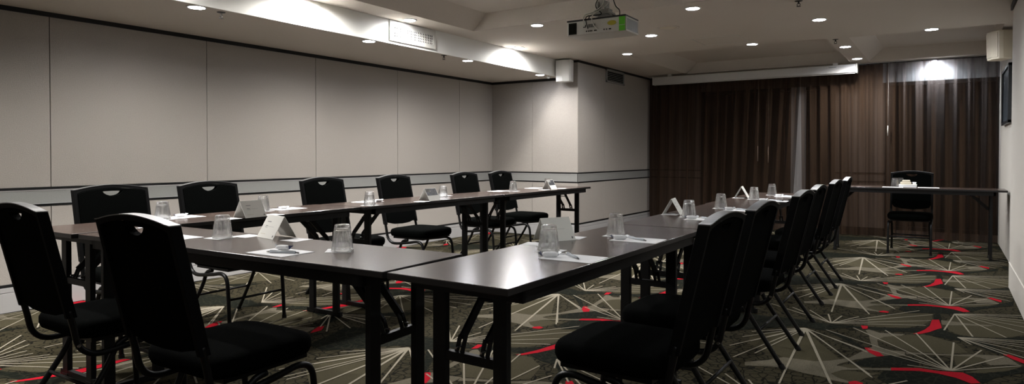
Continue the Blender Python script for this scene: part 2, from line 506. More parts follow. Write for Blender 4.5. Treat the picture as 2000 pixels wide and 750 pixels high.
# ------------------------------------------------------------------ ceiling
RECESS = [   # x0 x1 y0 y1, rake on the left side
    (-4.12, -.60, -1.2, 5.44, .17),
    (-3.46, -1.128, 7.93, 10.20, .17),
    (-.902, .46, 7.99, 10.20, .17),
]
def build_ceiling():
    bm = bmesh.new()
    # low soffit and its fascia
    quad(bm, [(XL, Y0, ZS), (XF, Y0, ZS), (XF, YJ, ZS), (XL, YJ, ZS)])
    # main plane with holes
    xs = sorted({XF, XR+.1}|{r[0] for r in RECESS}|{r[1] for r in RECESS})
    yy = sorted({Y0, YB+.1}|{r[2] for r in RECESS}|{r[3] for r in RECESS})
    for a, b in zip(xs, xs[1:]):
        for c, d in zip(yy, yy[1:]):
            mx, my = (a+b)/2, (c+d)/2
            if any(r[0] < mx < r[1] and r[2] < my < r[3] for r in RECESS): continue
            quad(bm, [(a, c, ZC), (b, c, ZC), (b, d, ZC), (a, d, ZC)])
    for x0, x1, y0, y1, k in RECESS:
        lo = [(x0, y0, ZC), (x1, y0, ZC), (x1, y1, ZC), (x0, y1, ZC)]
        hi = [(x0+k, y0+.02, ZT), (x1-.02, y0+.02, ZT), (x1-.02, y1-.01, ZT), (x0+k, y1-.01, ZT)]
        quad(bm, hi)
        for i in range(4):
            quad(bm, [lo[i], lo[(i+1) % 4], hi[(i+1) % 4], hi[i]])
    # slab above, so nothing leaks
    box(bm, XL-.1, XR+.2, Y0-.1, YB+.2, ZT+.05, ZT+.1)
    bmesh.ops.remove_doubles(bm, verts=bm.verts[:], dist=1e-5)
    structure('ceiling', bm, M['paint'])
    bm = bmesh.new()
    box(bm, XF-.02, XF, Y0, YJ, ZS-.004, ZC, 0)
    structure('trim_9', bm, M['fascia'])
build_ceiling()

# ------------------------------------------------------------------ downlights
M['lamp'] = mat('lamp_glow', (1, 1, 1), .5, emit=((.86, .89, 1.0), 40))
M['ring'] = mat('lamp_ring', (.6, .6, .58), .4)
def make_lamp():
    r = empty('downlight', (0, 0, 0))
    bm = bmesh.new(); lathe(bm, [(.056, -.006), (.068, -.004), (.071, 0), (.056, 0)], 32, closed=True)
    link('trim_ring', bm, M['ring'], r, smooth=True)
    bm = bmesh.new(); lathe(bm, [(.0005, -.0065), (.044, -.007), (.0555, -.005), (.0555, 0), (.0005, 0)], 32)
    link('lamp_face', bm, M['lamp'], r, smooth=True)
    return r
lamp0 = make_lamp()
first_lamp = [True]
def downlight(x, y, z, label, group, power=34, half=78, blend=1.0, spot=True, col=(1, .975, .95)):
    o = lamp0 if first_lamp[0] else copy_tree(lamp0)
    first_lamp[0] = False
    o.location = (x, y, z); tag(o, label, 'ceiling light', group)
    if spot: lamp_light(x, y, z, power, half, blend, col)
def lamp_light(x, y, z, power, half=78, blend=1.0, col=(1, .975, .95)):
    l = bpy.data.lights.new('spot', 'SPOT'); l.energy = power; l.color = col
    l.spot_size = math.radians(2*half); l.spot_blend = blend; l.shadow_soft_size = .045
    lo = bpy.data.objects.new('lamp_light', l); C.objects.link(lo); lo.location = (x, y, z-.012)

GS, GM = 'downlights in the low soffit', 'downlights in the main ceiling'
downlight(-4.52, 2.658, ZS, 'round downlight in the low soffit above the nearest wall panels, left of all others', GS, power=50, half=83)
downlight(-4.52, 4.345, ZS, 'round downlight in the low soffit just below the left side of the slotted air vent', GS, power=56, half=83)
downlight(-4.52, 5.862, ZS, 'round downlight in the low soffit, second from the alcove corner', GS, power=52, half=83)
downlight(-4.52, 7.432, ZS, 'round downlight in the low soffit closest to the alcove wall speaker', GS, power=16)
downlight(-4.288, 4.651, ZC, 'round downlight above the slotted air vent, tucked against the white fascia', GM, power=26, half=88, blend=.6)
downlight(-4.299, 6.576, ZC, 'round downlight tucked against the fascia near the alcove speaker, washing it white', GM, power=42, half=88, blend=.6)
downlight(-3.399, 5.533, ZC, 'round downlight at the recess edge just left of the projector', GM)
downlight(-1.867, 5.649, ZC, 'round downlight right of the projector near the top of the picture', GM)
downlight(-2.662, 6.685, ZC, 'round downlight below the round ceiling speaker, right of the projector', GM)
downlight(-3.403, 7.737, ZC, 'round downlight at the left end of the dark ceiling recess before the curtains', GM, power=34, half=72)
downlight(-1.893, 7.854, ZC, 'round downlight halfway along the near edge of the dark ceiling recess', GM, power=26, half=60)
downlight(-1.02, 6.779, ZC, 'round downlight in plain ceiling above the sprinkler and the two narrow-beam lights', GM)
downlight(-.14, 7.93, ZC, 'round downlight at the near edge of the pale recess by the right wall', GM, col=(.90, .96, 1))
downlight(-1.014, 8.646, ZC, 'round downlight on the narrow strip between two recesses, nearer the sprinkler', GM)
downlight(-1.006, 9.80, ZC, 'round downlight on the narrow strip between two recesses, nearer the curtain', GM, power=60, half=85)
downlight(-.145, 10.47, ZC, 'glaring downlight behind the sheer curtain by the right wall', GM, power=30, half=80, col=(.86, .93, 1))
# lamps of the same grid that are above the frame
for x, y, z in ((-4.52, .95, ZS), (-4.288, 3.52, ZC), (-4.288, 2.0, ZC), (-4.288, .80, ZC), (-.14, 5.62, ZC), (-.14, 3.70, ZC), (-.14, 1.80, ZC), (-.14, -.1, ZC)):
    lamp_light(x, y, z, 48 if x == -4.288 else 44 if x == -4.52 else 14, 88 if x == -4.288 else 78, .6 if x == -4.288 else 1.0, (1, .975, .95) if x < -4 else (.94, .98, 1))

# ------------------------------------------------------------------ ceiling and wall fittings
def panel_vent():
    r = empty('air_vent', (XF, 4.843, 2.332))
    tag(r, 'long white slotted air vent set in the white fascia on the left', 'air vent')
    def L(y, z, x=0): return (x, y-4.843, z-2.332)
    bm = bmesh.new()
    y0, y1, z0, z1 = 4.516, 5.180, 2.236, 2.428
    gy0, gy1, gz0, gz1 = 4.575, 5.140, 2.275, 2.375
    for a, b, c, d in ((y0, gy0, z0, z1), (gy1, y1, z0, z1), (gy0, gy1, z0, gz0), (gy0, gy1, gz1, z1)):
        box(bm, 0, .012, a-4.843, b-4.843, c-2.332, d-2.332)
    link('frame', bm, M['vent'], r)
    bm = bmesh.new(); box(bm, .0005, .002, gy0-4.843, gy1-4.843, gz0-2.332, gz1-2.332)
    link('duct_opening', bm, M['dark'], r)
    bm = bmesh.new()
    n = 22
    for k in range(n+1):
        y = gy0+(gy1-gy0)*k/n-4.843
        box(bm, .003, .011, y-.0035, y+.0035, gz0-2.332, gz1-2.332)
    for k in range(5):
        z = gz0+(gz1-gz0)*k/4-2.332
        box(bm, .004, .010, gy0-4.843, gy1-4.843, z-.003, z+.003)
    link('grille', bm, M['vent'], r)
panel_vent()

def column_vent():
    r = empty('air_vent', (XC+.004, 9.065, 2.315))
    tag(r, 'small grey louvred vent high on the column side wall beside the curtains', 'air vent')
    bm = bmesh.new(); hw, hh = .325, .098
    for a, b, c, d in ((-hw, -hw+.035, -hh, hh), (hw-.035, hw, -hh, hh), (-hw, hw, -hh, -hh+.025), (-hw, hw, hh-.025, hh)):
        box(bm, 0, .016, a, b, c, d)
    link('frame', bm, M['band'], r)
    bm = bmesh.new(); box(bm, .0005, .002, -hw+.03, hw-.03, -hh+.02, hh-.02); link('duct_opening', bm, M['dark'], r)
    bm = bmesh.new()
    for k in range(6):
        z = -.062+k*.025
        quad(bm, [(.003, -hw+.03, z+.009), (.003, hw-.03, z+.009), (.014, hw-.03, z-.003), (.014, -hw+.03, z-.003)])
    link('louvre', bm, M['band'], r)
column_vent()

def sprinkler(x, y, z, label, chrome=False):
    r = empty('sprinkler', (x, y, z+.001)); tag(r, label, 'sprinkler', 'sprinkler heads')
    m_ = M['steel'] if chrome else M['frame']
    bm = bmesh.new(); lathe(bm, [(.0005, -.006), (.026, -.005), (.034, 0), (.0005, 0)], 20); link('flange', bm, M['frame'], r)
    bm = bmesh.new(); lathe(bm, [(.0005, -.026), (.007, -.026), (.007, -.004), (.0005, -.004)], 12); link('stem', bm, m_, r)
    bm = bmesh.new()
    for a in (0, PI):
        tube(bm, [(.006*math.cos(a), .006*math.sin(a), -.02), (.014*math.cos(a), .014*math.sin(a), -.032), (.004*math.cos(a), .004*math.sin(a), -.046)], .0028, 6)
    lathe(bm, [(.0005, -.049), (.018, -.048), (.018, -.046), (.0005, -.045)], 12)
    link('deflector', bm, m_, r)
sprinkler(-4.533, 2.858, ZS, 'bright sprinkler head in the soffit beside the leftmost downlight', True)
sprinkler(-4.498, 5.414, ZS, 'dark sprinkler head in the soffit below the right end of the slotted vent')
sprinkler(-1.043, 8.051, ZC, 'dark sprinkler head in the main ceiling above the strip between the recesses')
sprinkler(-1.042, 5.87, ZC, 'dark sprinkler head at the very top edge of the picture, right of centre')
bm = bmesh.new(); lathe(bm, [(.0005, -.03), (.018, -.028), (.026, -.012), (.028, 0), (.0005, 0)], 20)
o = link('detector', bm, M['white'], smooth=True); o.location = (-4.52, 7.66, ZS)
tag(o, 'tiny white detector dome in the soffit at the alcove corner', 'detector')

r = empty('ceiling_speaker', (-2.359, 6.375, ZC)); tag(r, 'round flush ceiling speaker right of the projector', 'speaker')
bm = bmesh.new(); lathe(bm, [(.088, -.005), (.110, -.004), (.113, 0), (.088, 0)], 36, closed=True); link('trim_ring', bm, M['paint'], r, smooth=True)
bm = bmesh.new(); lathe(bm, [(.0005, -.008), (.06, -.007), (.0885, -.003), (.0885, 0), (.0005, 0)], 36); link('mesh_cover', bm, M['cream'], r, smooth=True)

bm = bmesh.new()
for a, b, c, d in ((-.25, .25, -.25, -.242), (-.25, .25, .242, .25), (-.25, -.242, -.25, .25), (.242, .25, -.25, .25)):
    box(bm, a, b, c, d, -.003, 0)
o = link('access_panel', bm, M['vent']); o.location = (-2.13, 7.40, ZC)
tag(o, 'square access hatch outline in the ceiling between two downlights', 'access panel')

def wall_speaker(loc, rz, m_, label, side):
    r = empty('wall_speaker', loc, rz); tag(r, label, 'speaker')
    # faces local -y; plan is a wedge with rounded front
    bm = bmesh.new()
    pl = [(-.105, 0), (-.110, -.10), (-.095, -.135), (0, -.150), (.095, -.135), (.110, -.10), (.105, 0)]
    lo = [bm.verts.new((x, y, -.145)) for x, y in pl]; hi = [bm.verts.new((x*1.03, y*1.05, .145)) for x, y in pl]
    bm.faces.new(lo[::-1]); bm.faces.new(hi)
    for i in range(len(pl)): bm.faces.new((lo[i], lo[(i+1) % len(pl)], hi[(i+1) % len(pl)], hi[i]))
    link('cabinet', bm, m_, r, bevel=.008)
    bm = bmesh.new()
    pl = [(-.088, -.1395), (0, -.153), (.088, -.1395)]
    for z0, z1 in ((-.12, .125),):
        lo = [bm.verts.new((x, y-.002, z0)) for x, y in pl]; hi = [bm.verts.new((x*1.02, y*1.05-.002, z1)) for x, y in pl]
        for i in range(2): bm.faces.new((lo[i], lo[i+1], hi[i+1], hi[i]))
    ob = link('grille_cloth', bm, m_, r); md = ob.modifiers.new('s', 'SOLIDIFY'); md.thickness = .004
    bm = bmesh.new(); box(bm, -.03, .03, 0, .05, -.04, .04); box(bm, -.045, .045, .045, .055, -.06, .06)
    link('bracket', bm, M['band'], r)
wall_speaker((-4.31, 7.83-.055, 2.272), math.radians(8), M['white'], 'white box speaker at the alcove corner below the ceiling', 0)
wall_speaker((.50, 8.32, 2.262), math.radians(-62), M['cream'], 'cream box speaker high on the right wall above the framed picture', 1)

r = empty('picture_frame', (XR, 9.10, 1.808)); tag(r, 'black framed picture on the right wall below the cream speaker', 'picture')
bm = bmesh.new(); hw, hh = .50, .315
for a, b, c, d in ((-hw, -hw+.03, -hh, hh), (hw-.03, hw, -hh, hh), (-hw, hw, -hh, -hh+.03), (-hw, hw, hh-.03, hh)):
    box(bm, -.035, 0, a, b, c, d)
link('frame', bm, M['frame'], r, bevel=.002)
bm = bmesh.new(); box(bm, -.018, -.003, -hw+.028, hw-.028, -hh+.028, hh-.028); link('print', bm, M['picture'], r)
bm = bmesh.new(); box(bm, -.0195, -.018, -.42, -.28, -.22, -.12); link('caption_plate', bm, M['warm'], r)

# projection screen case
r = empty('screen_case', (-2.51, 10.13, 2.338)); tag(r, 'long white projection screen case mounted at the ceiling above the curtains', 'projection screen')
bm = bmesh.new(); box(bm, -1.46, 1.46, -.06, .06, -.055, .062); link('housing', bm, M['screen'], r, bevel=.01)
bm = bmesh.new(); box(bm, 1.46, 1.478, -.062, .062, -.062, .066); link('end_cap', bm, M['white'], r, bevel=.004)
bm = bmesh.new(); box(bm, -1.478, -1.46, -.062, .062, -.062, .066); link('end_cap', bm, M['white'], r, bevel=.004)
bm = bmesh.new(); box(bm, 1.12, 1.22, -.0625, -.0595, .028, .036); link('logo_plate', bm, M['ink'], r)
bm = bmesh.new(); box(bm, -1.45, 1.45, -.035, -.005, -.066, -.055); link('screen_bar', bm, M['screen'], r)
for x in (-1.2, 1.2):
    bm = bmesh.new(); box(bm, x-.03, x+.03, -.03, .03, .062, ZC-2.338); link('hanger', bm, M['white'], r)

# projector on its ceiling mount
def projector():
    r = empty('projector', (-1.945, 4.01, 1.95), math.radians(1)); tag(r, 'white projector with green corner hanging from the ceiling', 'projector')
    hw, d, h = .212, .108, .097
    bm = bmesh.new(); box(bm, -hw, hw, -d, d, 0, h); link('body', bm, M['proj'], r, bevel=.006)
    bm = bmesh.new(); box(bm, -hw-.002, hw+.002, -d-.002, d+.002, h-.002, h+.009); link('top_cover', bm, M['frame'], r, bevel=.003)
    yb = -d-.0015
    bm = bmesh.new()
    for k in range(9): box(bm, -.196+k*.0063, -.1915+k*.0063, yb-.001, yb+.004, .012, h-.014)
    link('side_vent', bm, M['dark'], r)
    bm = bmesh.new(); box(bm, -.199, -.139, yb, yb+.003, .009, h-.010); link('vent_back', bm, mat('vent_dark_green', (.03, .035, .02), .7), r)
    bm = bmesh.new(); box(bm, .168, .209, yb-.001, yb+.003, .042, h-.003); box(bm, .168, .209, yb-.001, yb+.003, .003, .038)
    link('corner_label', bm, M['green'], r)['label'] = 'lime green corner label'
    bm = bmesh.new(); lathe(bm, [(.0005, -.001), (.030, -.001), (.030, .003), (.0005, .003)], 24)
    for v in bm.verts: v.co = Vector((v.co.x*1.05+.118, yb-.0005+v.co.z*.5, v.co.y*.52+.060))
    link('round_label', bm, M['yellow'], r)['label'] = 'yellow oval sticker'
    bm = bmesh.new()
    for x in (-.066, -.050, -.038, -.027, -.006, .004, .062, .080, .100, .108): box(bm, x-.003, x+.004, yb-.001, yb+.003, .018, .026)
    link('socket', bm, M['dark'], r)
    bm = bmesh.new(); box(bm, -.09, -.072, yb-.001, yb+.003, .048, .053); box(bm, -.076, -.071, yb-.001, yb+.003, .048, .066)
    link('power_inlet', bm, M['dark'], r)
    bm = bmesh.new()
    for k in range(6): box(bm, -.052+k*.009, -.047+k*.009, yb-.001, yb+.003, .045, .068)
    link('heat_vent', bm, M['ink'], r)
    bm = bmesh.new()
    for k in range(16): box(bm, hw+.0005, hw+.003, -.094+k*.0118, -.089+k*.0118, .012, h-.012)
    link('side_grille', bm, M['pen'], r)
    bm = bmesh.new()
    for a, b, c, e in ((-.105, -.096, .002, h-.003), (.096, .105, .002, h-.003), (-.105, .105, .002, .011), (-.105, .105, h-.012, h-.003)):
        box(bm, hw-.001, hw+.004, a, b, c, e)
    link('side_bezel', bm, M['white'], r)
    bm = bmesh.new()
    lathe(bm, [(.0005, 0), (.034, 0), (.034, .022), (.026, .022), (.026, .006), (.0005, .006)], 24)
    for v in bm.verts: v.co = Vector((v.co.x-.1, d+v.co.z, v.co.y+.05))
    link('lens', bm, M['frame'], r)
    m = empty('projector_mount', (-1.945, 4.03, 2.056)); tag(m, 'steel ceiling mount with pole and cables above the projector', 'ceiling mount')
    H_ = ZT-2.056
    bm = bmesh.new(); tube(bm, [(-.012, 0, .09), (-.012, 0, H_-.005)], .021, 16); link('pole', bm, M['vent'], m, smooth=True)
    bm = bmesh.new(); lathe(bm, [(.0005, H_-.012), (.07, H_-.012), (.075, H_), (.0005, H_)], 24); link('ceiling_plate', bm, M['vent'], m)
    bm = bmesh.new()
    box(bm, -.055, .05, -.03, .03, .055, .075); box(bm, -.04, -.03, -.03, .03, .07, .13); box(bm, .018, .028, -.03, .03, .07, .13)
    box(bm, -.07, .065, -.045, .045, .04, .052)
    link('bracket', bm, M['steel_grey'], m)
    for a in ((-.09, -.06), (.09, -.05), (-.08, .06), (.09, .06)):
        bm = bmesh.new(); tube(bm, [(a[0]*.5, a[1]*.5, .048), (a[0]*.85, a[1], .03), (a[0], a[1], 0)], .006, 8); link('arm', bm, M['steel_grey'], m)
    for k, pth in enumerate([
        [(-.005, -.035, .50), (.012, -.05, .30), (.03, -.06, .12), (-.03, -.09, .05), (-.075, -.140, .02), (-.078, -.142, -.04)],
        [(.01, -.035, .50), (.035, -.04, .25), (.05, -.03, .12), (0, -.07, .06), (-.02, -.137, .01), (-.005, -.14, -.05), (.02, -.130, -.075)],
        [(-.02, -.035, .50), (.02, -.06, .22), (-.035, -.055, .10), (.02, -.08, .03), (-.06, -.138, .01), (-.05, -.136, -.07)],
        [(.02, .0, .5), (.05, .02, .2), (.08, .01, .10), (.115, .0, .06), (.12, -.01, .012)]]):
        bm = bmesh.new(); tube(bm, smooth_path(pth, 6), .0035, 6); link('cable', bm, [M['vent'], M['vent'], M['leg'], M['leg']][k], m, smooth=True)
projector()

# ------------------------------------------------------------------ curtains
def curtain(x0, x1, taper0, taper1, label, amp=.035, seedv=1):
    """pleated sheer hanging from the ceiling; taper pulls the lower edge sideways"""
    rnd = random.Random(seedv)
    bm = bmesh.new(); ztop, zbot = ZC-.012, .012
    n = int((x1-x0)/.012); zs = [zbot, .4, .8, 1.2, 1.6, 1.9, 2.1, 2.2, 2.28, 2.34, ztop]
    ph = [rnd.uniform(0, 6.28) for _ in range(5)]
    rows = []
    for z in zs:
        h = (ztop-z)/ztop; row = []
        for i in range(n+1):
            t = i/n; x = x0+(x1-x0)*t
            head = max(0, 1-(ztop-z)/.22)
            y = amp*math.sin(x*2*PI/.155+ph[0]+.8*math.sin(x*3.1+ph[4]))*(.65+.35*h) \
                + .012*math.sin(x*2*PI/.067+ph[1])*(1-head) + .010*math.sin(x*2*PI/.31+ph[2]+h*1.2)*h
            y *= (1-.55*head)
            dx = (taper0*(1-t)+taper1*t)*h**1.0 + .006*math.sin(x*9+ph[3])*h
            row.append(bm.verts.new((x+dx, 10.37+y, z)))
        rows.append(row)
    for a, b in zip(rows, rows[1:]):
        for i in range(n): bm.faces.new((a[i], a[i+1], b[i+1], b[i]))
    o = link('curtain', bm, M['curtain'], smooth=True)
    tag(o, label, 'curtain', 'sheer brown curtains along the back wall')
    # heading tape with pinch pleats
    bm = bmesh.new()
    box(bm, x0+.002, x1-.002, 10.362, 10.366, ztop-.012, ztop)
    link('heading_tape', bm, M['frame'], o)
    return o
curtain(-4.14, -1.80, 0, -.115, 'dim brown sheer curtain hanging left of the pale gap, beside the column', seedv=3)
curtain(-1.80, .555, .035, 0, 'brown sheer curtain right of the pale gap, lit by a glaring lamp', seedv=5)
bm = bmesh.new(); box(bm, -4.15, .56, 10.34, 10.40, ZC-.012, ZC-.001)
tag(link('curtain_track', bm, M['base']), 'slim curtain track along the ceiling above the sheers', 'curtain track')
for x, z0, z1, lb in ((-.676, 1.41, 1.55, 'short white curtain wand at the lit right curtain'), (-2.39, 1.05, 1.28, 'thin pale curtain wand on the dim left curtain, left of the pair'),
                  (-2.24, 1.03, 1.27, 'thin pale curtain wand on the dim left curtain, right of the pair')):
    bm = bmesh.new(); tube(bm, [(x, 10.312, z0), (x, 10.312, z1)], .006 if x > -1 else .004, 8); 
    tube(bm, [(x, 10.312, z1), (x+.004, 10.318, ZC-.01)], .0012, 5)
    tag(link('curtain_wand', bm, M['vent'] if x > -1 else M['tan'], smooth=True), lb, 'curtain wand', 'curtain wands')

# ------------------------------------------------------------------ tables
ZTB = .772
def folding_table(cx, cy, length, width, rz, label, inset=.135):
    """long axis = local x, centre at origin"""
    r = empty('folding_table', (cx, cy, 0), rz)
    tag(r, label, 'table', 'folding conference tables')
    hl, hw = length/2, width/2
    bm = bmesh.new(); box(bm, -hl, hl, -hw, hw, ZTB-.022, ZTB)
    o = link('tabletop', bm, [M['top'], M['edge']], r, bevel=.0025)
    for p in o.data.polygons:
        if abs(p.normal.z) < .5 or p.normal.z < 0: p.material_index = 1
    bm = bmesh.new(); k = .014
    box(bm, -hl+.10, hl-.10, -hw+k, -hw+k+.022, ZTB-.062, ZTB-.022)
    box(bm, -hl+.10, hl-.10, hw-k-.022, hw-k, ZTB-.062, ZTB-.022)
    box(bm, -hl+.10, -hl+.12, -hw+k, hw-k, ZTB-.062, ZTB-.022)
    box(bm, hl-.12, hl-.10, -hw+k, hw-k, ZTB-.062, ZTB-.022)
    link('apron', bm, M['leg'], r)
    for s in (-1, 1):
        x = s*(hl-(inset if s < 0 else .135)); lw = .121
        for t in (-1, 1):
            bm = bmesh.new(); box(bm, x-.013, x+.013, t*lw-.026, t*lw+.026, .012, ZTB-.022)
            lg = link('leg', bm, M['leg'], r, bevel=.003)
            bm = bmesh.new(); box(bm, x-.016, x+.016, t*lw-.028, t*lw+.028, 0, .016); link('foot_cap', bm, M['leg'], lg)
        bm = bmesh.new(); box(bm, x-.010, x+.010, -lw, lw, .485, .515); link('crossbar', bm, M['leg'], r)
        bm = bmesh.new(); box(bm, x-.012, x+.012, -lw-.05, lw+.05, .004, .034); link('foot_bar', bm, M['leg'], r)
        for t in (-1, 1):                                       # folding braces
            bm = bmesh.new()
            a = Vector((x-s*.022, t*.050, .555)); b = Vector((x-s*.215, t*.056, ZTB-.03))
            tube(bm, [a, b], 0, sq=(.030, .010))
            for q in (-.011, .011): tube(bm, [(x-s*.004, t*.050+q, .508), (x-s*.026, t*.050+q, .562)], 0, sq=(.008, .012))
            br = link('brace', bm, M['leg'], r)
            bm = bmesh.new(); tube(bm, [(x-.014, t*.050, .53), (x+.014, t*.050, .53)], .004, 8); link('pin', bm, M['steel'], br)
        bm = bmesh.new(); y_ = ZTB-.03
        tube(bm, [(x-s*.11, -.05, .665), (x-s*.11, .05, .665)], 0, sq=(.016, .008)); link('brace_link', bm, M['leg'], r)
    return r

def table_between(ax, ay, bx, by, width, side, label, inset=.135):
    """edge line a-b is one long side; side=+1 puts the table to the left of a->b"""
    L_ = math.hypot(bx-ax, by-ay); ux, uy = (bx-ax)/L_, (by-ay)/L_
    nx, ny = -uy*side, ux*side
    folding_table((ax+bx)/2+nx*width/2, (ay+by)/2+ny*width/2, L_-.004, width, math.atan2(uy, ux), label, inset)
W = .467
table_between(-1.017, 1.500, -1.018, 3.256, W, 1, 'dark folding table at the right front corner, its bare end nearest the camera')
table_between(-1.022, 3.270, -1.070, 5.030, W, 1, 'dark folding table in the middle of the right-hand row')
table_between(-1.085, 5.036, -1.140, 6.80, W, 1, 'dark folding table at the curtain end of the right-hand row')
table_between(-3.395, 1.405, -1.500, 1.500, .445, 1, 'dark folding table closing the near side, between the left and right rows', .06)
table_between(-3.420, 1.385, -3.480, 3.270, W, 1, 'dark folding table in the left row, nearest the camera')
table_between(-3.455, 3.276, -3.455, 5.030, W, 1, 'dark folding table in the middle of the left row')
table_between(-3.445, 5.036, -3.470, 6.860, W, 1, 'dark folding table at the alcove end of the left row')
table_between(-1.255, 8.63, .545, 8.63, W, 1, 'dark folding head table standing alone before the curtains')

# ------------------------------------------------------------------ chairs
def make_chair():
    r = empty('banquet_chair', (0, 0, 0))
    hw = .222; lean = .23
    def bk(p, off=0):    # (x, z) on the leaning back plane
        x, z = p; y = -.225-(z-.47)*lean
        return Vector((x, y+off, z))
    def crown(x): return .928+.026*max(0, 1-(abs(x)/.21)**1.9)
    # seat cushion: domed rounded slab
    bm = bmesh.new(); n = 40; rings = []
    for fr, z in ((.88, .396), (.97, .402), (1.0, .420), (1.0, .445), (.965, .461), (.86, .470), (.6, .475), (.25, .477)):
        ring = []
        for k in range(n):
            a = 2*PI*k/n; c, s = math.cos(a), math.sin(a)
            e = .42 if s > 0 else .25
            x = .228*math.copysign(abs(c)**e, c)*(1-.07*max(0, -s)); y = .225*math.copysign(abs(s)**e, s)
            ring.append(bm.verts.new((x*fr, y*fr+.025, z)))
        rings.append(ring)
    for a, b in zip(rings, rings[1:]):
        for k in range(n): bm.faces.new((a[k], a[(k+1) % n], b[(k+1) % n], b[k]))
    bm.faces.new(rings[0][::-1]); bm.faces.new(rings[-1])
    link('seat', bm, M['chair_fabric'], r, smooth=True)
    bm = bmesh.new(); box(bm, -.195, .195, -.15, .20, .380, .397); link('seat_pan', bm, M['chair_metal'], r)
    # backrest pad with the hand hole
    w = hw-.022
    out = [(-w, .545), (-w*.9, .515), (-w*.5, .497), (0, .492), (w*.5, .497), (w*.9, .515), (w, .545), (w, .905)]
    xs = [w-(2*w)*k/14 for k in range(1, 14)]
    out += [(x, crown(x)-.020) for x in xs] + [(-w, .905)]
    hole = [(.058, .914), (.050, .903), (.036, .893), (.018, .887), (0, .885), (-.018, .887), (-.036, .893), (-.050, .903), (-.058, .914), (-.03, .915), (0, .9155), (.03, .915)]
    bm = bmesh.new(); prism(bm, out, [hole], lambda p: bk(p, -.012), (0, .034, 0))
    link('backrest', bm, M['chair_fabric'], r, bevel=.006)
    # frame band round the pad (sides and crowned top)
    o1 = [(-hw, .50)]+[(-hw, .926)]+[(-hw+(2*hw)*k/18, crown(-hw+(2*hw)*k/18)) for k in range(1, 18)]+[(hw, .926), (hw, .50)]
    i1 = [(w+.001, .50), (w+.001, .906)]+[(w-(2*w)*k/16, crown(w-(2*w)*k/16)-.019) for k in range(1, 16)]+[(-w-.001, .906), (-w-.001, .50)]
    bm = bmesh.new(); prism(bm, o1+i1, [], lambda p: bk(p, -.018), (0, .038, 0))
    link('back_frame', bm, M['chair_band'], r, bevel=.002)
    # satin strip on the crowned top edge, its highlight put into a paler colour
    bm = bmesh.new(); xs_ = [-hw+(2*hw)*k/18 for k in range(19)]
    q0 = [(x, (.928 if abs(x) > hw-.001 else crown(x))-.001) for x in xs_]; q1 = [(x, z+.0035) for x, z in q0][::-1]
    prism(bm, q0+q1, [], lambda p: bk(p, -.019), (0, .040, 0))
    link('top_rail', bm, M['chair_highlight'], r)['label'] = 'satin top edge coloured paler, as if catching the light'
    for s in (-1, 1):
        x = s*(hw-.011)
        bm = bmesh.new()
        pth = smooth_path([bk((x, .53)), bk((x, .46)), (x, -.205, .385), (x, -.165, .345), (x, -.10, .335), (x, .05, .352), (x, .15, .365), (x, .205, .335), (x, .222, .24), (x, .238, 0)], 5)
        tube(bm, pth, .0125, 10)
        sf = link('side_frame', bm, M['chair_metal'], r, smooth=True)
        bm = bmesh.new(); tube(bm, [(x, .2385, 0), (x, .2365, .022)], .0155, 10); link('foot_cap', bm, M['leg'], sf)
        bm = bmesh.new(); x2 = s*(hw-.030)
        tube(bm, smooth_path([(x2, .02, .372), (x2, -.045, .35), (x2, -.10, .25), (x2+s*.012, -.272, 0)], 4), .0125, 10)
        lg = link('rear_leg', bm, M['chair_metal'], r, smooth=True)
        bm = bmesh.new(); tube(bm, [(x2+s*.0125, -.273, 0), (x2+s*.0115, -.258, .022)], .0155, 10); link('foot_cap', bm, M['leg'], lg)
        bm = bmesh.new(); tube(bm, [(s*(hw+.003), -.208, .385), (s*(hw-.014), -.208, .385)], .007, 8); link('bolt', bm, M['steel'], sf)
    bm = bmesh.new(); tube(bm, [(-hw+.02, .226, .20), (hw-.02, .226, .20)], .008, 8); link('front_stretcher', bm, M['chair_metal'], r, smooth=True)
    bm = bmesh.new(); tube(bm, [(-hw+.03, -.145, .19), (hw-.03, -.145, .19)], .008, 8); link('rear_stretcher', bm, M['chair_metal'], r, smooth=True)
    return r
chair0 = make_chair(); used = [False]
def chair(x, y, deg, label, group, sc=1):
    o = chair0 if not used[0] else copy_tree(chair0)
    used[0] = True
    o.location = (x, y, 0); o.rotation_euler = (0, 0, math.radians(deg)); o.scale = (sc, sc, sc)
    tag(o, label, 'chair', group)
GR = 'banquet chairs along the right row'; GL = 'banquet chairs between the left row and the wall'; GN = 'banquet chairs at the near table'
# facing -x => rotate +90 ; facing +x => -90
chair(-.96, 2.25, 90, 'black banquet chair at the right row, closest to the camera, big dark seat', GR)
chair(-.97, 2.87, 90, 'black banquet chair at the right row, second from the camera', GR)
chair(-.985, 3.90, 89, 'black banquet chair at the right row, third from the camera', GR)
chair(-1.02, 4.64, 90, 'black banquet chair at the right row, third from the curtain end', GR)
chair(-1.045, 5.65, 89, 'black banquet chair at the right row, next to last towards the curtains', GR)
chair(-1.05, 6.38, 91, 'black banquet chair at the curtain end of the right row', GR)
chair(-4.09, 2.02, -90, 'black banquet chair by the left wall nearest the camera, behind the first place setting', GL)
chair(-4.09, 2.68, -89, 'black banquet chair by the left wall, second from the camera', GL)
chair(-4.09, 3.70, -90, 'black banquet chair by the left wall, third from the camera', GL)
chair(-4.08, 4.56, -88, 'black banquet chair by the left wall whose whole seat shows, fourth from the camera', GL)
chair(-4.10, 5.67, -90, 'black banquet chair by the left wall, next to last before the alcove', GL)
chair(-4.09, 6.36, -89, 'black banquet chair by the left wall closest to the alcove corner', GL)
chair(-2.20, 1.405, 2, 'black banquet chair at the near table, its wide seat in the foreground', GN)
chair(-3.09, 1.39, 1, 'black banquet chair cut by the left edge of the picture at the near table', GN)
o = chair(-.350, 8.99, 180, 'black banquet chair alone behind the head table, facing the room', None)

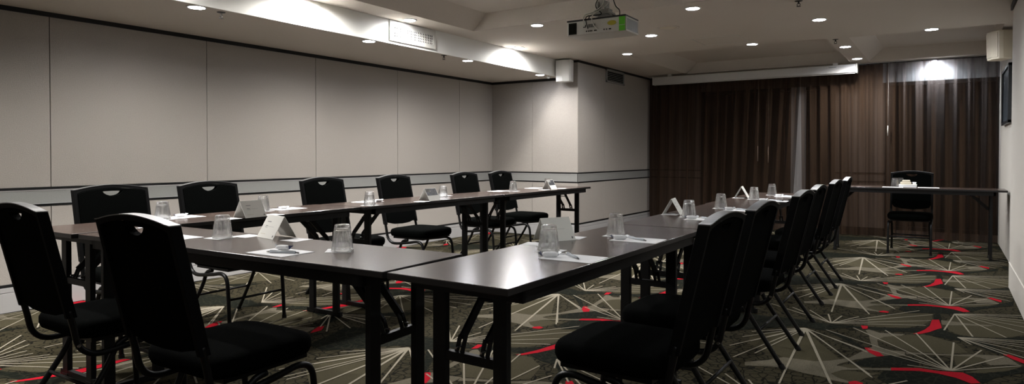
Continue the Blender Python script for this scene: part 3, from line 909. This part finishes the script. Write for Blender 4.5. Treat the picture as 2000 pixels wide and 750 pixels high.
# ------------------------------------------------------------------ things on the tables
flute_n = 12
def make_glass():
    bm = bmesh.new()
    # upside-down tumbler: rim on the table, heavy base on top
    outer = [(.0555, .0005), (.0545, .012), (.0515, .036), (.0475, .064), (.0462, .068), (.0468, .074), (.0445, .078), (.0430, .094), (.0405, .102), (.030, .1045), (.0005, .1045)]
    inner = [(.0005, .0885), (.030, .0880), (.0375, .084), (.0405, .074), (.0435, .060), (.0480, .034), (.0510, .012), (.0530, .0005)]
    prof = [(q*(.79-.065*z/.1045), z) if q > .001 else (q, z) for q, z in outer+inner]
    fl = [0, .02, .06, .07, .02, 0, 0, .05, .03, 0, 0]+[0]*len(inner)
    lathe(bm, prof, 72, flute=fl)
    # open the underside: the two caps sit on the axis, weld them away
    bm.faces.ensure_lookup_table()
    caps = [f for f in bm.faces if len(f.verts) > 20]
    bmesh.ops.delete(bm, geom=caps, context='FACES_ONLY')
    vs = [v for v in bm.verts if math.hypot(v.co.x, v.co.y) < .001]
    bmesh.ops.remove_doubles(bm, verts=vs, dist=.0025)
    return bm
def finish_glass():
    bm = make_glass()
    # join rim: bridge first and last ring
    be = [e for e in bm.edges if e.is_boundary]
    bmesh.ops.bridge_loops(bm, edges=be)
    return link('drinking_glass', bm, M['glass'], smooth=True)
glass0 = finish_glass(); gu = [False]
GG = 'upturned glasses at the place settings'
def glass(x, y, label, z=ZTB+.0012):
    o = glass0 if not gu[0] else glass0.copy()
    if gu[0]: C.objects.link(o)
    gu[0] = True
    o.location = (x, y, z); o.rotation_euler = (0, 0, random.uniform(0, 1)); tag(o, label, 'glass', GG)

def slab(name, sx, sy, h, m_):
    bm = bmesh.new(); box(bm, -sx/2, sx/2, -sy/2, sy/2, 0, h)
    return link(name, bm, m_)
coaster0 = slab('coaster', .098, .098, .001, M['paper']); cu = [False]
def coaster(x, y, deg, label):
    o = coaster0 if not cu[0] else coaster0.copy()
    if cu[0]: C.objects.link(o)
    cu[0] = True
    o.location = (x, y, ZTB+.0001); o.rotation_euler = (0, 0, math.radians(deg)); tag(o, label, 'coaster', 'square paper coasters')

def make_notepad():
    r = empty('notepad', (0, 0, 0))
    bm = bmesh.new()
    for k in range(4): box(bm, -.105+.0003*k, .105-.0002*k, -.0775, .0775-.0003*k, .0004*k, .0004*(k+1))
    link('sheets', bm, M['paper'], r)
    bm = bmesh.new(); box(bm, -.09, -.045, .055, .062, .0016, .0018); box(bm, -.09, -.06, .046, .049, .0016, .0018)
    link('print', bm, M['ink'], r)
    return r
pad0 = make_notepad(); pu = [False]
def pad(x, y, deg, label):
    o = pad0 if not pu[0] else copy_tree(pad0)
    pu[0] = True
    o.location = (x, y, ZTB+.0001); o.rotation_euler = (0, 0, math.radians(deg)); tag(o, label, 'notepad', 'white notepads at the place settings')

def make_mint():
    r = empty('wrapped_mint', (0, 0, 0))
    bm = bmesh.new(); nx, ny = 12, 6; g_ = []
    for s in (1, -1):
        rows = []
        for i in range(nx+1):
            row = []
            for j in range(ny+1):
                u, v = i/nx*2-1, j/ny*2-1
                h = .0095*(max(0, 1-u**4)**.35)*(max(0, 1-v**4)**.35)
                row.append(bm.verts.new((u*.030, v*.013, .0098+s*h)))
            rows.append(row)
        for i in range(nx):
            for j in range(ny): bm.faces.new((rows[i][j], rows[i+1][j], rows[i+1][j+1], rows[i][j+1]))
    bmesh.ops.remove_doubles(bm, verts=bm.verts[:], dist=1e-5)
    link('wrapper', bm, M['paper'], r, smooth=True)
    for s in (-1, 1):
        bm = bmesh.new(); vs = [(s*.028, 0, .004), (s*.042, -.008, .019), (s*.033, .010, .021)]
        f = bm.faces.new([bm.verts.new(v) for v in vs])
        o = link('twist_end', bm, M['navy'] if s < 0 else M['pen'], r)
        md = o.modifiers.new('s', 'SOLIDIFY'); md.thickness = .0015
        if s < 0: o['label'] = 'navy blue wrapper end'
    return r
mint0 = make_mint(); mu = [False]
def mint(x, y, deg, label):
    o = mint0 if not mu[0] else copy_tree(mint0)
    mu[0] = True
    o.location = (x, y, ZTB+.0019); o.rotation_euler = (0, 0, math.radians(deg)); tag(o, label, 'mint', 'wrapped mints on the notepads')

def make_pen():
    r = empty('pen', (0, 0, 0))
    bm = bmesh.new(); tube(bm, [(-.055, 0, .0048), (.052, 0, .0048)], .0046, 12); link('barrel', bm, M['pen'], r, smooth=True)
    bm = bmesh.new(); tube(bm, [(.052, 0, .0048), (.066, 0, .003)], .0028, 10); link('tip', bm, M['ink'], r, smooth=True)
    bm = bmesh.new(); tube(bm, [(-.068, 0, .0048), (-.055, 0, .0048)], .0034, 10); link('plunger', bm, M['white'], r, smooth=True)
    bm = bmesh.new(); box(bm, -.054, -.020, -.002, .002, .0092, .0108); box(bm, -.054, -.050, -.002, .002, .006, .0108); link('clip', bm, M['pen'], r)
    return r
pen0 = make_pen(); nu = [False]
def pen(x, y, deg, label):
    o = pen0 if not nu[0] else copy_tree(pen0)
    nu[0] = True
    o.location = (x, y, ZTB+.0019); o.rotation_euler = (0, 0, math.radians(deg)); tag(o, label, 'pen', 'pens on the notepads')

def tent(x, y, deg, label, photo=False, Lc=.150, D=.112, h=.098):
    """A-frame card; ridge along local x, printed face looks to local -y"""
    r = empty('tent_card', (x, y, ZTB+.0002), math.radians(deg)); tag(r, label, 'tent card', 'folded tent cards on the tables')
    t = .0012
    bm = bmesh.new()
    for s in (-1, 1):
        a = [(-Lc/2, s*D/2, 0), (Lc/2, s*D/2, 0), (Lc/2, 0, h), (-Lc/2, 0, h)]
        n_ = Vector((0, s*h, D/2)).normalized()*t
        lo = [bm.verts.new(p) for p in a]; hi = [bm.verts.new(Vector(p)+n_) for p in a]
        bm.faces.new(lo); bm.faces.new(hi[::-1])
        for i in range(4): bm.faces.new((lo[i], lo[(i+1) % 4], hi[(i+1) % 4], hi[i]))
    link('card', bm, M['card'], r)
    def on(u, v, off=.0016):     # u 0..1 along, v 0..1 up the printed face
        n_ = Vector((0, -h, D/2)).normalized()*off
        return Vector((-Lc/2+u*Lc, -D/2*(1-v), h*v))+n_
    def patch(bm, u0, u1, v0, v1): quad(bm, [on(u0, v0), on(u1, v0), on(u1, v1), on(u0, v1)])
    if photo:
        bm = bmesh.new(); patch(bm, .03, .97, .42, .97); link('printed_photo', bm, M['photo'], r)['label'] = 'dark printed photograph'
        bm = bmesh.new(); patch(bm, .03, .45, .70, .95); patch(bm, .2, .8, .30, .40); link('printed_panel', bm, M['card'], r)
    else:
        bm = bmesh.new(); patch(bm, .20, .42, .70, .725); patch(bm, .20, .34, .52, .540); patch(bm, .20, .34, .46, .475)
        patch(bm, .36, .72, .50, .506); patch(bm, .88, .93, .08, .16)
        link('printed_text', bm, M['ink'], r)
        bm = bmesh.new(); patch(bm, .12, .42, .17, .186); link('printed_rule', bm, M['warm'], r)
    return r

# right row, from the camera
glass(-1.283, 2.178, 'upturned glass in front of the tent card at the right row, nearest the camera'); coaster(-1.285, 2.195, 3, 'paper coaster under the glass beside the nearest right-row tent card')
pad(-1.126, 2.088, 3, 'white notepad on the right row nearest the camera, at the table edge')
mint(-1.205, 2.055, 35, 'wrapped mint on the corner of the nearest right-row notepad'); pen(-1.138, 2.103, -42, 'clear pen lying on the nearest right-row notepad')
tent(-1.440, 2.495, 63, 'white tent card standing behind the nearest right-row glass')
coaster(-1.437, 2.325, 12, 'paper coaster at the left foot of the nearest right-row tent card'); coaster(-1.405, 2.600, 8, 'paper coaster at the right foot of the nearest right-row tent card')
glass(-1.272, 2.772, 'upturned glass standing alone by the seam end of the first right-row table'); coaster(-1.275, 2.775, 4, 'paper coaster just behind the second right-row glass')
pad(-1.128, 2.690, 3, 'white notepad beside the second right-row glass, pen across it'); mint(-1.200, 2.655, 35, 'wrapped mint near the second right-row glass'); pen(-1.136, 2.693, -30, 'clear pen on the second right-row notepad')
glass(-1.288, 3.850, 'upturned glass right beside the middle right-row tent card'); coaster(-1.292, 3.862, 5, 'paper coaster under the glass beside the middle right-row tent card')
pad(-1.165, 3.775, 3, 'white notepad half hidden by the third right-row chair top'); mint(-1.235, 3.735, 35, 'wrapped mint on the notepad by the middle right-row tent card'); pen(-1.15, 3.79, -25, 'pen on the notepad by the middle right-row tent card')
tent(-1.445, 4.010, 100, 'white tent card seen end-on in the middle of the right row')
coaster(-1.445, 3.965, 5, 'paper coaster at the foot of the middle right-row tent card')
glass(-1.312, 4.600, 'upturned glass standing alone on the middle right-row table'); coaster(-1.315, 4.610, 5, 'paper coaster under the lone glass of the middle right-row table')
pad(-1.150, 4.520, 3, 'white notepad beside the lone glass of the middle right-row table'); mint(-1.225, 4.490, 35, 'wrapped mint beside the lone glass of the middle right-row table'); pen(-1.14, 4.53, -22, 'pen on the notepad beside the lone middle glass')
glass(-1.348, 5.70, 'upturned glass right beside the farthest right-row tent card'); coaster(-1.350, 5.71, 5, 'paper coaster under the glass beside the farthest right-row tent card')
pad(-1.165, 5.575, 3, 'white notepad beside the farthest right-row tent card and glass'); mint(-1.24, 5.53, 35, 'wrapped mint beside the farthest right-row tent card'); pen(-1.15, 5.585, -22, 'pen on the notepad by the farthest right-row tent card')
tent(-1.495, 5.880, 98, 'small white tent card seen end-on at the far end of the right row'); coaster(-1.505, 5.82, 5, 'paper coaster at the foot of the farthest right-row tent card')
glass(-1.350, 6.385, 'upturned glass at the curtain end of the right row'); coaster(-1.352, 6.39, 5, 'paper coaster under the last right-row glass')
pad(-1.185, 6.23, 3, 'white notepad at the curtain end of the right row'); mint(-1.255, 6.21, 35, 'wrapped mint beside the last right-row glass'); pen(-1.17, 6.24, -22, 'pen on the last right-row notepad')
# near row
tent(-2.530, 1.860, -9, 'white tent card in the middle of the near table, printed side to the camera')
coaster(-2.375, 1.848, 6, 'paper coaster right of the near-table tent card'); coaster(-2.672, 1.806, 4, 'paper coaster left of the near-table tent card')
pad(-2.125, 1.578, 2, 'white notepad on the near table between tent card and glass'); mint(-2.158, 1.618, 190, 'wrapped mint lying on the near-table notepad'); pen(-2.09, 1.565, 22, 'pen lying on the near-table notepad with the mint')
glass(-1.953, 1.735, 'big upturned glass on the near table, right of the notepad'); coaster(-1.975, 1.738, 42, 'paper coaster under the big glass at the right of the near table')
glass(-2.705, 1.705, 'upturned glass on the near table, left of the tent card'); coaster(-2.715, 1.700, 6, 'paper coaster under the glass left of the near-table tent card')
pad(-2.895, 1.590, 2, 'white notepad on the near table half hidden by the chair back'); mint(-2.935, 1.615, 15, 'wrapped mint on the half-hidden near-table notepad')
# left row
glass(-3.745, 1.990, 'upturned glass at the first left-row place, above a near chair back'); coaster(-3.745, 1.995, 5, 'paper coaster under the first left-row glass')
pad(-3.790, 2.130, 92, 'white notepad beside the first left-row glass'); mint(-3.80, 2.125, 85, 'wrapped mint beside the first left-row glass')
tent(-3.480, 2.375, 93, 'white tent card on the first left-row table, printed side to the middle')
coaster(-3.470, 2.235, 4, 'paper coaster left of the first left-row tent card'); coaster(-3.475, 2.530, 4, 'paper coaster right of the first left-row tent card')
glass(-3.750, 2.655, 'upturned glass just behind the first left-row tent card'); coaster(-3.750, 2.66, 4, 'paper coaster under the glass behind the first left-row tent card')
pad(-3.775, 2.865, 92, 'white notepad behind the first left-row tent card'); mint(-3.765, 2.82, 80, 'wrapped mint behind the first left-row tent card')
glass(-3.530, 3.395, 'upturned glass alone near the seam of the left row'); coaster(-3.535, 3.405, 5, 'paper coaster under the glass near the left-row seam')
pad(-3.815, 3.650, 92, 'white notepad behind the glass near the left-row seam'); mint(-3.735, 3.690, 80, 'wrapped mint right of the glass near the left-row seam')
tent(-3.520, 4.055, 94, 'tent card with a dark photo in the middle of the left row', photo=True)
coaster(-3.480, 3.915, 4, 'paper coaster left of the middle left-row photo card'); coaster(-3.520, 4.215, 4, 'paper coaster right of the middle left-row photo card')
glass(-3.635, 4.360, 'upturned glass just right of the middle left-row photo card'); coaster(-3.640, 4.365, 4, 'paper coaster under the glass right of the middle photo card')
pad(-3.815, 4.520, 92, 'white notepad behind the glass right of the middle photo card'); mint(-3.80, 4.50, 80, 'wrapped mint right of the middle photo card')
glass(-3.680, 5.530, 'upturned glass in front of the last but one left chair'); coaster(-3.680, 5.54, 4, 'paper coaster under the glass before the alcove-side chairs')
pad(-3.815, 5.470, 92, 'white notepad left of the fifth left-row glass')
tent(-3.600, 6.130, 95, 'tent card with a dark photo at the alcove end of the left row', photo=True)
coaster(-3.560, 5.950, 4, 'paper coaster left of the alcove-end photo card'); coaster(-3.545, 6.290, 4, 'paper coaster right of the alcove-end photo card')
glass(-3.745, 6.330, 'upturned glass half hidden behind the alcove-end photo card'); pad(-3.820, 6.180, 92, 'white notepad behind the alcove-end photo card')
# head table
glass(-.505, 8.90, 'left one of two small glasses on the head table'); glass(-.455, 9.01, 'right rear one of two small glasses on the head table')
pad(-.17, 8.86, 2, 'white notepad at the right of the items on the head table'); pad(-.52, 8.76, 2, 'white notepad under the front of the head table glasses')
r = empty('storage_box', (-.375, 8.92, ZTB)); tag(r, 'low white box under the stack on the head table', 'box')
bm = bmesh.new(); box(bm, -.088, .088, -.06, .06, 0, .026); link('tray', bm, M['paper'], r, bevel=.003)
bm = bmesh.new(); box(bm, -.09, .09, -.062, .062, .024, .032); link('lid', bm, M['card'], r, bevel=.002)
for k, (w_, z_, lb) in enumerate(((.056, .033, 'lower cream packet of the stack on the head table box'), (.040, .060, 'upper cream packet of the stack on the head table box'))):
    bm = bmesh.new(); box(bm, -w_, w_, -.035, .035, 0, .0265 if k == 0 else .022)
    o = link('biscuit_packet', bm, M['cream'], bevel=.007); o.location = (-.395+.004*k, 8.92, ZTB+z_)
    tag(o, lb, 'packet', 'packets stacked on the head table')
bm = bmesh.new(); lathe(bm, [(.016, 0), (.020, .026), (.0185, .026), (.015, .003), (.0005, .003), (.0005, 0)], 20)
o = link('paper_cup', bm, M['paper'], smooth=True); o.location = (-.309, 8.92, ZTB+.033); tag(o, 'tiny white cup beside the packets on the head table', 'cup')

# ------------------------------------------------------------------ camera, world, view
cam = bpy.data.cameras.new('camera'); co = bpy.data.objects.new('camera', cam); C.objects.link(co)
co.matrix_world = Matrix(((RX.x, UP.x, -FW.x, 0), (RX.y, UP.y, -FW.y, 0), (RX.z, UP.z, -FW.z, H), (0, 0, 0, 1)))
cam.sensor_width = 36; cam.lens = F_PX/2000*36; cam.shift_y = -(375-CY)/2000
cam.clip_start = .02
S.camera = co
w = bpy.data.worlds.new('world'); S.world = w; w.use_nodes = True
w.node_tree.nodes['Background'].inputs['Color'].default_value = (.02, .022, .026, 1)
w.node_tree.nodes['Background'].inputs['Strength'].default_value = .3
S.view_settings.view_transform = 'Standard'; S.view_settings.look = 'None'
S.view_settings.gamma = 1; S.view_settings.use_curve_mapping = False
S.view_settings.exposure = 1.75
